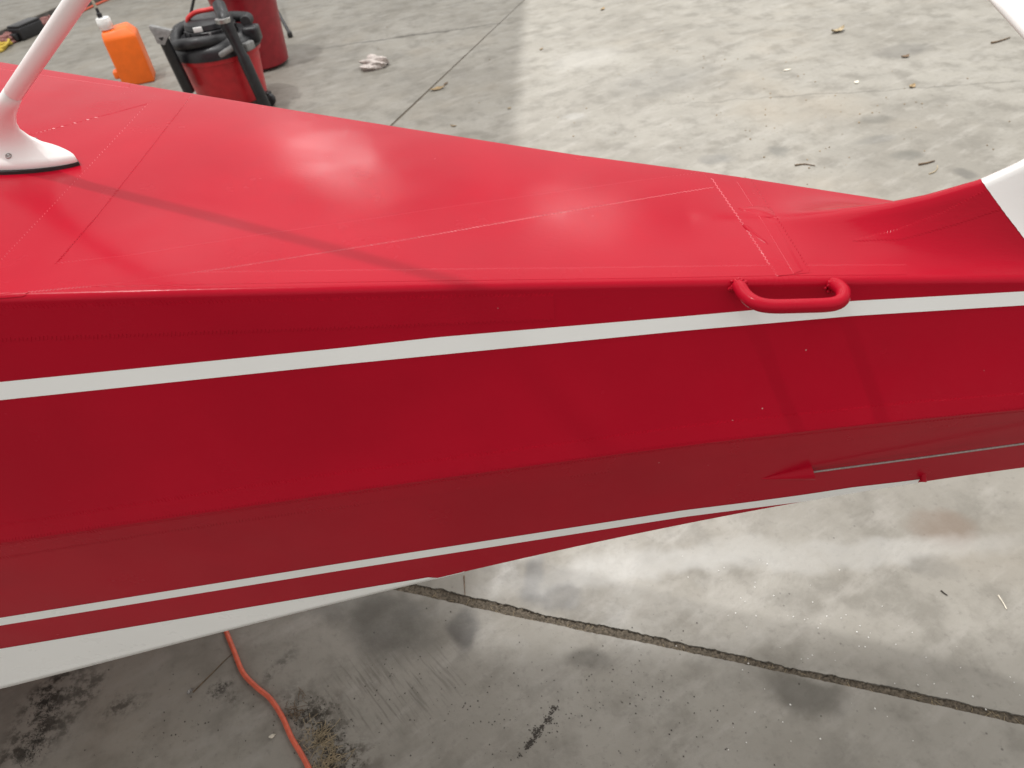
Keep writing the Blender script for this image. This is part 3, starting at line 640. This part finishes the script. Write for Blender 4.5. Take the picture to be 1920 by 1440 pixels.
# wand with a floor nozzle on the left
w0, w1, w2 = vp(303, 66, -.30), vp(345, 152, -.24), vp(358, 178, -.22)
tube('wand', [w0, (w0+w1)/2, w1, w1 + (w1-w0)*.25], [.031, .034, .036, .036], M_BLACK, vac, 16)
nA, nB = vp(281, 47, -.30), vp(322, 56, -.30); ax = nB-nA; mid = (nA+nB)/2; dn = (w0-mid)/np.linalg.norm(w0-mid); V = []
for s, wd, th in ((0, .5, .018), (.012, .5, .022), (.05, .30, .026), (.09, .17, .028)):
    c = mid + dn*s
    for sx, sy in ((-1, -1), (1, -1), (1, 1), (-1, 1)): V.append(c + ax*wd*sx*1.0 + np.array([0, th*sy, 0]))
sharp(mesh('floor_nozzle', V, grid(4, 4, True) + [(3, 2, 1, 0), (12, 13, 14, 15)], M_GREY, vac, smooth=False), 30)
# second wand and elbow on the right
e0, e1, e2, e3 = vp(416, 24, -.20), vp(428, 52, -.27), vp(455, 105, -.29), vp(492, 187, -.27)
tube('wand', [e1 + (0, 0, .01), e1*.5+e2*.5, e2, e2 + (e3-e2)*.03, e3, e3 + (e3-e2)*.35], [.038, .033, .032, .037, .036, .036], M_BLACK, vac, 16)
tube('wand_elbow', catmull([e0 + (-.02, .06, .03), e0, (e0+e1)/2 + (.006, -.02, .01), e1], 6), .040, M_BLACK, vac, 16)
lathe('elbow_collar', [(.040, -.012), (.046, -.01), (.046, .012), (.040, .014)], M_STEEL, vac, 24, tuple(e1 + (-.015, -.004, .045)))
ct = vp(430, 93, -.26); rbox('crevice_tool', (.15, .05, .032), ct, M_GREY, vac, .012, Matrix.Rotation(-.35, 3, 'Y'))
rbox('tool_holder', (.10, .11, .10), ((R+.015)*.93, -.04, .45), M_BLACK, vac, .02)
for a in (-.35, 1.2, 2.8, 4.2):
    cx, cy = (R+.0)*math.cos(a), (R+.0)*math.sin(a)
    bm = bmesh.new(); lathe_bm(bm, [(.012, -.016), (.04, -.018), (.045, 0), (.04, .018), (.012, .016)], 24); w = bobj('caster', bm, M_BLACK, vac); w.location = (cx, cy, .045); w.rotation_euler = (math.pi/2, 0, a)
    rbox('caster_arm', (.10, .05, .022), (cx*.88, cy*.88, .085), M_BLACK, vac, .006, Matrix.Rotation(a, 3, 'Z'))

# second, taller vacuum behind it
tc = fl(494, 122); TX, TY = float(tc[0]), float(tc[1])
tv = empty('shop_vacuum', (TX, TY, 0)); tag(tv, 'taller dark red drum vacuum standing behind the hose-wrapped one', 'shop vacuum')
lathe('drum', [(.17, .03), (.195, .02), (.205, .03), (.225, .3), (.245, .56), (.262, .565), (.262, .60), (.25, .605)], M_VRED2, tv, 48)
lathe('lid', [(.262, .60), (.272, .605), (.272, .66), (.25, .70), (.2, .72)], M_BLACK, tv, 48)
lathe('motor_head', [(.17, .71), (.17, .82), (.14, .88), (.06, .9)], M_BLACK, tv, 32)
for a in (-.75, 2.4): rbox('latch', (.05, .09, .10), (.27*math.cos(a), .27*math.sin(a), .60), M_GREY, tv, .012, Matrix.Rotation(a, 3, 'Z'))
# black tripod stand behind the vacuums
sc_ = fl(470, 30); SX, SY = float(sc_[0]), float(sc_[1])
st_ = empty('tripod_stand', (SX, SY, 0)); tag(st_, 'thin black tripod stand with splayed legs behind the vacuums', 'stand')
f1 = fl(545, 70); f1 = f1 - np.array([SX, SY, 0]); hub = np.array([.02, .0, .95])
for f in (f1, np.array([-.55, -.12, 0]), np.array([.05, .62, 0])):
    lg = tube('leg', [hub, f + (0, 0, .03)], .014, M_BLACK, st_, 10); bm = bmesh.new(); lathe_bm(bm, [(.018, 0), (.022, .01), (.022, .035), (.015, .05)], 14, tuple(f)); bobj('rubber_foot', bm, M_RUB, lg)
tube('pole', [(hub[0], hub[1], .3), (hub[0], hub[1], 1.5)], .017, M_BLACK, st_, 12)
lathe('hub_collar', [(.03, 0), (.034, .01), (.034, .09), (.03, .1)], M_BLACK, st_, 20, (hub[0], hub[1], .9))

# ------------------------------------------------------------------ orange jug
jb = fl(291, 153); JX, JY = float(jb[0]), float(jb[1])
jug = empty('fuel_jug', (JX, JY, 0), math.radians(14)); tag(jug, 'orange plastic jug with white cap and pale filler hose', 'jug')
bm = bmesh.new(); W_, D_ = .235, .22
def jug_ring(z, x0, x1, y0, y1): return [bm.verts.new(p) for p in ((x0, y0, z), (x1, y0, z), (x1, y1, z), (x0, y1, z))]
# origin: front right lower corner region; x runs left to right, y away
rings = [jug_ring(0, -W_, 0, 0, D_), jug_ring(.34, -W_, 0, 0, D_)]
top = [bm.verts.new(p) for p in ((-W_+.005, .03, .385), (-.05, .04, .40), (-.05, D_-.02, .40), (-W_+.005, D_-.03, .385))]
rings.append(top)
for a, b in zip(rings[:-1], rings[1:]):
    for k in range(4): bm.faces.new((a[k], a[(k+1) % 4], b[(k+1) % 4], b[k]))
bm.faces.new(rings[0][::-1]); bm.faces.new(top)
bmesh.ops.bevel(bm, geom=bm.edges[:], offset=.014, segments=4, affect='EDGES', profile=.5)
bobj('body', bm, M_ORANGE, jug)
rbox('base_lug', (.05, .08, .06), (-W_-.012, .06, .09), M_ORANGE, jug, .014)
cpos = (-W_+.050, .085, .385)
lathe('neck', [(.042, -.01), (.042, .03)], M_ORANGE, jug, 28, cpos)
cap = lathe('cap', [(.044, .012), (.048, .014), (.048, .085), (.044, .09), (.02, .091)], M_CAP, jug, 32, cpos)
for k in range(24):
    a = 2*math.pi*k/24; rbox('cap_rib', (.004, .004, .06), (cpos[0]+.0485*math.cos(a), cpos[1]+.0485*math.sin(a), cpos[2]+.05), M_CAP, cap, 0, Matrix.Rotation(a, 3, 'Z'))
lathe('hose_fitting', [(.016, 0), (.018, .005), (.018, .03), (.011, .035), (.011, .065), (.008, .07)], M_BLACK, jug, 18, (cpos[0]-.01, cpos[1], cpos[2]+.09))
tube('filler_hose', catmull([(cpos[0]-.01, cpos[1], cpos[2]+.15), (cpos[0]-.02, cpos[1], cpos[2]+.26), (cpos[0]-.045, cpos[1], cpos[2]+.40), (cpos[0]-.03, cpos[1]+.03, cpos[2]+.52), (cpos[0]+.03, cpos[1]+.05, cpos[2]+.56)], 8), .010, M_CLEAR, jug, 12)

# ------------------------------------------------------------------ cords on the floor
def lay(pix, r): return [fl(px, py) + np.array([0, 0, r]) for px, py in pix]
c = tube('extension_cord', catmull(lay([(330, 1040), (395, 1110), (425, 1185), (440, 1222), (457, 1263), (482, 1290), (508, 1312), (530, 1345), (548, 1385), (566, 1415), (582, 1445), (600, 1480), (640, 1540)], .0062), 8), .0062, M_CORD, None, 14)
tag(c, 'thick orange extension cord snaking out below the white belly', 'cord')
c = tube('extension_cord', catmull(lay([(60, 67), (100, 49), (128, 36), (155, 23), (185, 9), (215, -4), (260, -24)], .011), 6), .011, M_CORD, None, 8)
tag(c, 'distant orange cord running along the kerb by the antenna', 'cord')
# heap of strap at the kerb foot: webbing, black buckle, yellow end
def wad(name, pix, h, w, mat, label, cat, seed, n=7):
    r = np.random.default_rng(seed); bm = bmesh.new()
    P = [fl(*p) for p in pix]
    for k in range(n):
        pts = []
        for p in P: pts.append(p + np.array([r.uniform(-w, w), r.uniform(-w, w), abs(r.uniform(.01, h))]))
        tube_bm(bm, catmull(pts, 5), r.uniform(.008, .022), 6)
    return tag(bobj(name, bm, mat), label, cat)
wad('strap', [(14, 86), (24, 79), (33, 73), (42, 70)], .08, .06, M_PINK, 'tangled dark strap left of the black box at the kerb', 'strap', 1)
wad('strap', [(70, 58), (79, 52), (88, 48), (96, 45)], .08, .06, M_PINK, 'faded red strap bundle between black box and antenna', 'strap', 2)
wad('strap', [(-8, 102), (2, 96), (8, 88), (14, 84)], .06, .06, M_YEL, 'yellow strap end lying at the left edge', 'strap', 3)
wad('cloth', [(-2, 82), (3, 77), (7, 74)], .12, .05, M_RAG, 'small pale cloth against the kerb at the left edge', 'cloth', 4)
bp = fl(57, 68); bx_ = empty('tool_box', (bp[0], bp[1], 0), math.atan2(kd[1], kd[0])); tag(bx_, 'small black box lying among straps by the kerb', 'box')
rbox('body', (.30, .14, .11), (0, 0, .058), M_BLACK, bx_, .012); rbox('clasp', (.05, .07, .06), (-.175, 0, .045), M_BLACK, bx_, .008); rbox('lid', (.29, .135, .02), (0, 0, .123), M_BLACK, bx_, .006)

# ------------------------------------------------------------------ litter on the concrete
def crumple(name, px, py, sx, sy, sz, mat, label, cat, seed, rz=0, sub=4):
    r = np.random.default_rng(seed); p = fl(px, py); bm = bmesh.new(); bmesh.ops.create_icosphere(bm, subdivisions=sub, radius=1)
    ph = r.uniform(0, 6, (9, 4)); fr_ = r.uniform(2, 9, (9, 3))
    for v in bm.verts:
        c = np.array(v.co); d = 1 + .16*sum(math.sin(fr_[k]@c + ph[k, 0]) for k in range(9))/2.2 + r.uniform(-.05, .05); c = c*d; c[2] = max(c[2], -.55)+.55
        v.co = Vector((c[0]*sx, c[1]*sy, c[2]*sz))
    o = bobj(name, bm, mat, None, False); o.location = (p[0], p[1], .0005); o.rotation_euler = (0, 0, rz); return tag(o, label, cat)
crumple('crumpled_rag', 703, 126, .10, .075, .045, M_RAG, 'crumpled pale rag on the shaded concrete beside the vacuum', 'rag', 5, .2)
def leaf(px, py, L, W, mat, label, cat='leaf', seed=0, rz=0, name='dry_leaf', curl=.3):
    r = np.random.default_rng(seed); p = fl(px, py); V = []; n = 9
    if py < 400: L, W = L*.75, W*.7
    for i, s in enumerate(np.linspace(-1, 1, n)):
        w = W*max(.06, (1-abs(s)**2.2))*r.uniform(.8, 1.2); bend = curl*L*(s*s)*r.uniform(.7, 1.2)
        for k in (-1, 0, 1): V.append((s*L, k*w + .15*W*math.sin(s*3+seed), .0015 + bend*.6 + abs(k)*W*curl*r.uniform(.4, 1.2)))
    V += [(x, y, z+.0012) for x, y, z in V]; m = n*3
    F = grid(n, 3, False, True) + [tuple(i+m for i in f[::-1]) for f in grid(n, 3, False, True)]
    for i in range(n-1):
        for k in (0, 2): F.append((i*3+k, (i+1)*3+k, m+(i+1)*3+k, m+i*3+k))
    o = mesh(name, V, F, mat, None, False); o.location = (p[0], p[1], .0005); o.rotation_euler = (0, 0, rz); return tag(o, label, cat)
leaf(820, 168, .075, .03, M_LEAF, 'brown curled leaf caught beside the far floor crack', seed=1, rz=.3)
leaf(836, 158, .03, .015, M_TWIG, 'small dark leaf scrap next to the curled leaf', seed=2, rz=1)
leaf(955, 204, .018, .014, M_STRAW, 'tiny yellow leaf on the edge of the light patch', seed=3, rz=.8)
leaf(1570, 60, .085, .035, M_STRAW, 'torn tan leaf near the top right of the floor', seed=4, rz=.5, curl=.5)
leaf(1697, 107, .04, .022, M_TWIG, 'brown leaf below the dark floor stain', seed=5, rz=.2)
leaf(1710, 163, .04, .022, M_LEAF, 'rusty brown leaf beside the thin crack', seed=6, rz=.6)
leaf(1475, 132, .035, .014, M_CHIP, 'pale wood chip on the lit concrete', 'wood chip', 7, .1, 'wood_chip', .1)
leaf(1606, 155, .03, .018, M_CHIP, 'small buff chip left of the rusty leaf', 'wood chip', 8, 1, 'wood_chip', .1)
leaf(1015, 93, .03, .012, M_LEAF, 'slender leaf lying on the bright patch', seed=9, rz=1.0)
leaf(1130, 18, .05, .02, M_LEAF, 'brown leaf at the top of the lit floor', seed=10, rz=1.1)
leaf(511, 1381, .0085, .004, M_CHIP, 'pinkish wood chip left of the near orange cord', 'wood chip', 11, .3, 'wood_chip', .2)
leaf(850, 237, .03, .012, M_LEAF, 'dull leaf scrap just above the red deck', seed=12, rz=-.6)
def twig(name, pix, r, mat, label, cat='twig'):
    P = catmull(lay(pix, r), 5); n = len(P); o = tube(name, P, [r*(1-.5*i/n) for i in range(n)], mat, None, 6); return tag(o, label, cat)
twig('twig', [(1858, 82), (1872, 79), (1893, 72)], .006, M_TWIG, 'short brown stick on the far floor below the tailplane')
twig('straw_stem', [(1742, 327), (1752, 323), (1757, 317), (1757, 311)], .003, M_STRAW, 'curved pale straw near the fin', 'straw')
twig('twig', [(1722, 310), (1738, 307), (1752, 303)], .005, M_TWIG, 'dark twig behind the curved pale straw')
twig('twig', [(1490, 311), (1508, 309), (1528, 312)], .004, M_TWIG, 'thin dark twig just above the red tail')
twig('straw_stem', [(1871, 1117), (1879, 1129), (1887, 1143)], .0022, M_CHIP, 'white straw on the floor at the right edge', 'straw')
twig('twig', [(362, 1299), (385, 1276), (405, 1256), (425, 1236), (441, 1222)], .0016, M_TWIG, 'long thin brown stem touching the near cord')
twig('twig', [(870, 1080), (871, 1100), (872, 1116)], .0018, M_TWIG, 'thin twig hanging at the joint below the belly')
twig('twig', [(1764, 1108), (1770, 1113), (1776, 1117)], .0022, M_DARK, 'short dark splinter left of the white straw')
leaf(358, 1298, .0075, .005, M_STEEL, 'crinkled silver foil scrap at the end of the thin stem', 'foil', 13, .8, 'foil_scrap', .8)
# dirt crust along a short crack
def crumbs(name, path, n, spread, rmin, rmax, mat, seed, flat=.6):
    r = np.random.default_rng(seed); bm = bmesh.new(); P = [fl(*p)[:2] for p in path]
    for k in range(n):
        i = r.integers(0, len(P)-1) if len(P) > 1 else 0; t = r.uniform(); c = P[i]*(1-t) + P[min(i+1, len(P)-1)]*t
        a = r.uniform(0, 6.28); d = abs(r.normal(0, spread)); q = c + d*np.array([math.cos(a), math.sin(a)]); rr = r.uniform(rmin, rmax)
        M = Matrix.Translation((q[0], q[1], rr*flat*.6)) @ Matrix.Rotation(r.uniform(0, 6), 4, 'Z') @ Matrix.Diagonal((1, r.uniform(.5, 1), flat, 1))
        bmesh.ops.create_icosphere(bm, subdivisions=1, radius=rr, matrix=M)
    o = bobj(name, bm, mat, None, False); o['kind'] = 'stuff'; return o
def lumps(name, spots, mat, seed):
    r = np.random.default_rng(seed); bm = bmesh.new()
    for px, py, n, sp in spots:
        c = fl(px, py)[:2]
        for k in range(n):
            q = c + r.normal(0, sp, 2); rr = r.uniform(.0004, .0020)
            M = Matrix.Translation((q[0], q[1], rr*.2)) @ Matrix.Rotation(r.uniform(0, 6), 4, 'Z') @ Matrix.Diagonal((1.3, r.uniform(.5, 1), .4, 1)); bmesh.ops.create_icosphere(bm, subdivisions=1, radius=rr, matrix=M)
    o = bobj(name, bm, mat, None, False); o['kind'] = 'stuff'; return o
lumps('dirt_crust', [(1040, 1328, 60, .0042), (1034, 1337, 30, .003), (1028, 1350, 90, .005), (1016, 1362, 50, .0028), (1008, 1372, 120, .0055), (1003, 1382, 40, .003), (995, 1391, 90, .0045), (988, 1402, 40, .003), (975, 1415, 14, .004), (1025, 1372, 10, .008), (1048, 1362, 6, .006)], M_DARK, 31)
crumbs('dirt_crust', [(560, 1330), (590, 1360), (610, 1390), (640, 1420), (600, 1440)], 700, .03, .0005, .0022, M_DARK, 32)
crumbs('dirt_crust', [(80, 1310), (95, 1330), (70, 1380), (55, 1420)], 500, .022, .0005, .0018, M_DARK, 33)
crumbs('white_grit', [(1300, 1020), (1450, 1150), (1600, 1200), (1750, 1250), (1850, 1330), (1500, 1360), (1400, 1300), (1650, 1100)], 80, .13, .0007, .0024, M_GRIT, 34)
crumbs('grit', [(700, 1250), (850, 1330), (1050, 1300), (1250, 1330), (1400, 1350), (1150, 1250), (900, 1400), (400, 1350), (250, 1400)], 420, .12, .0006, .0022, M_DARK, 35)
crumbs('grit', [(700, 60), (1100, 150), (1400, 100), (1600, 200), (1800, 150), (1500, 280), (1250, 220), (1750, 250)], 170, .5, .0015, .006, M_LEAF, 36)
# straw in the joint and in the dirt beside the cord
def straws(name, path, n, spread, lmin, lmax, rad, mat, seed, zmax=.008, z0=0):
    r = np.random.default_rng(seed); bm = bmesh.new(); P = [fl(*p)[:2] for p in path]
    for k in range(n):
        i = r.integers(0, len(P)-1); t = r.uniform(); c = P[i]*(1-t) + P[i+1]*t + r.normal(0, spread, 2); a = r.uniform(0, math.pi); L = r.uniform(lmin, lmax)
        d = np.array([math.cos(a), math.sin(a)])*L/2; m = c + r.uniform(-.1, .1, 2)*L; z = z0 + r.uniform(rad, zmax, 3)
        tube_bm(bm, [(*(c-d), z[0]), (*m, z[1]), (*(c+d), z[2])], rad, 4)
    o = bobj(name, bm, mat, None, False); o['kind'] = 'stuff'; return o
straws('straw_bits', [(800, 1112), (1000, 1157), (1280, 1218), (1500, 1262), (1920, 1352)], 80, .006, .006, .03, .0006, M_STRAW, 41, .003, -.006)
straws('straw_pile', [(585, 1365), (610, 1400), (625, 1430), (600, 1440)], 130, .016, .012, .05, .0006, M_STRAW, 42, .012)
straws('straw_pile', [(540, 1330), (560, 1340), (575, 1300)], 24, .01, .012, .04, .0006, M_TWIG, 43, .006)
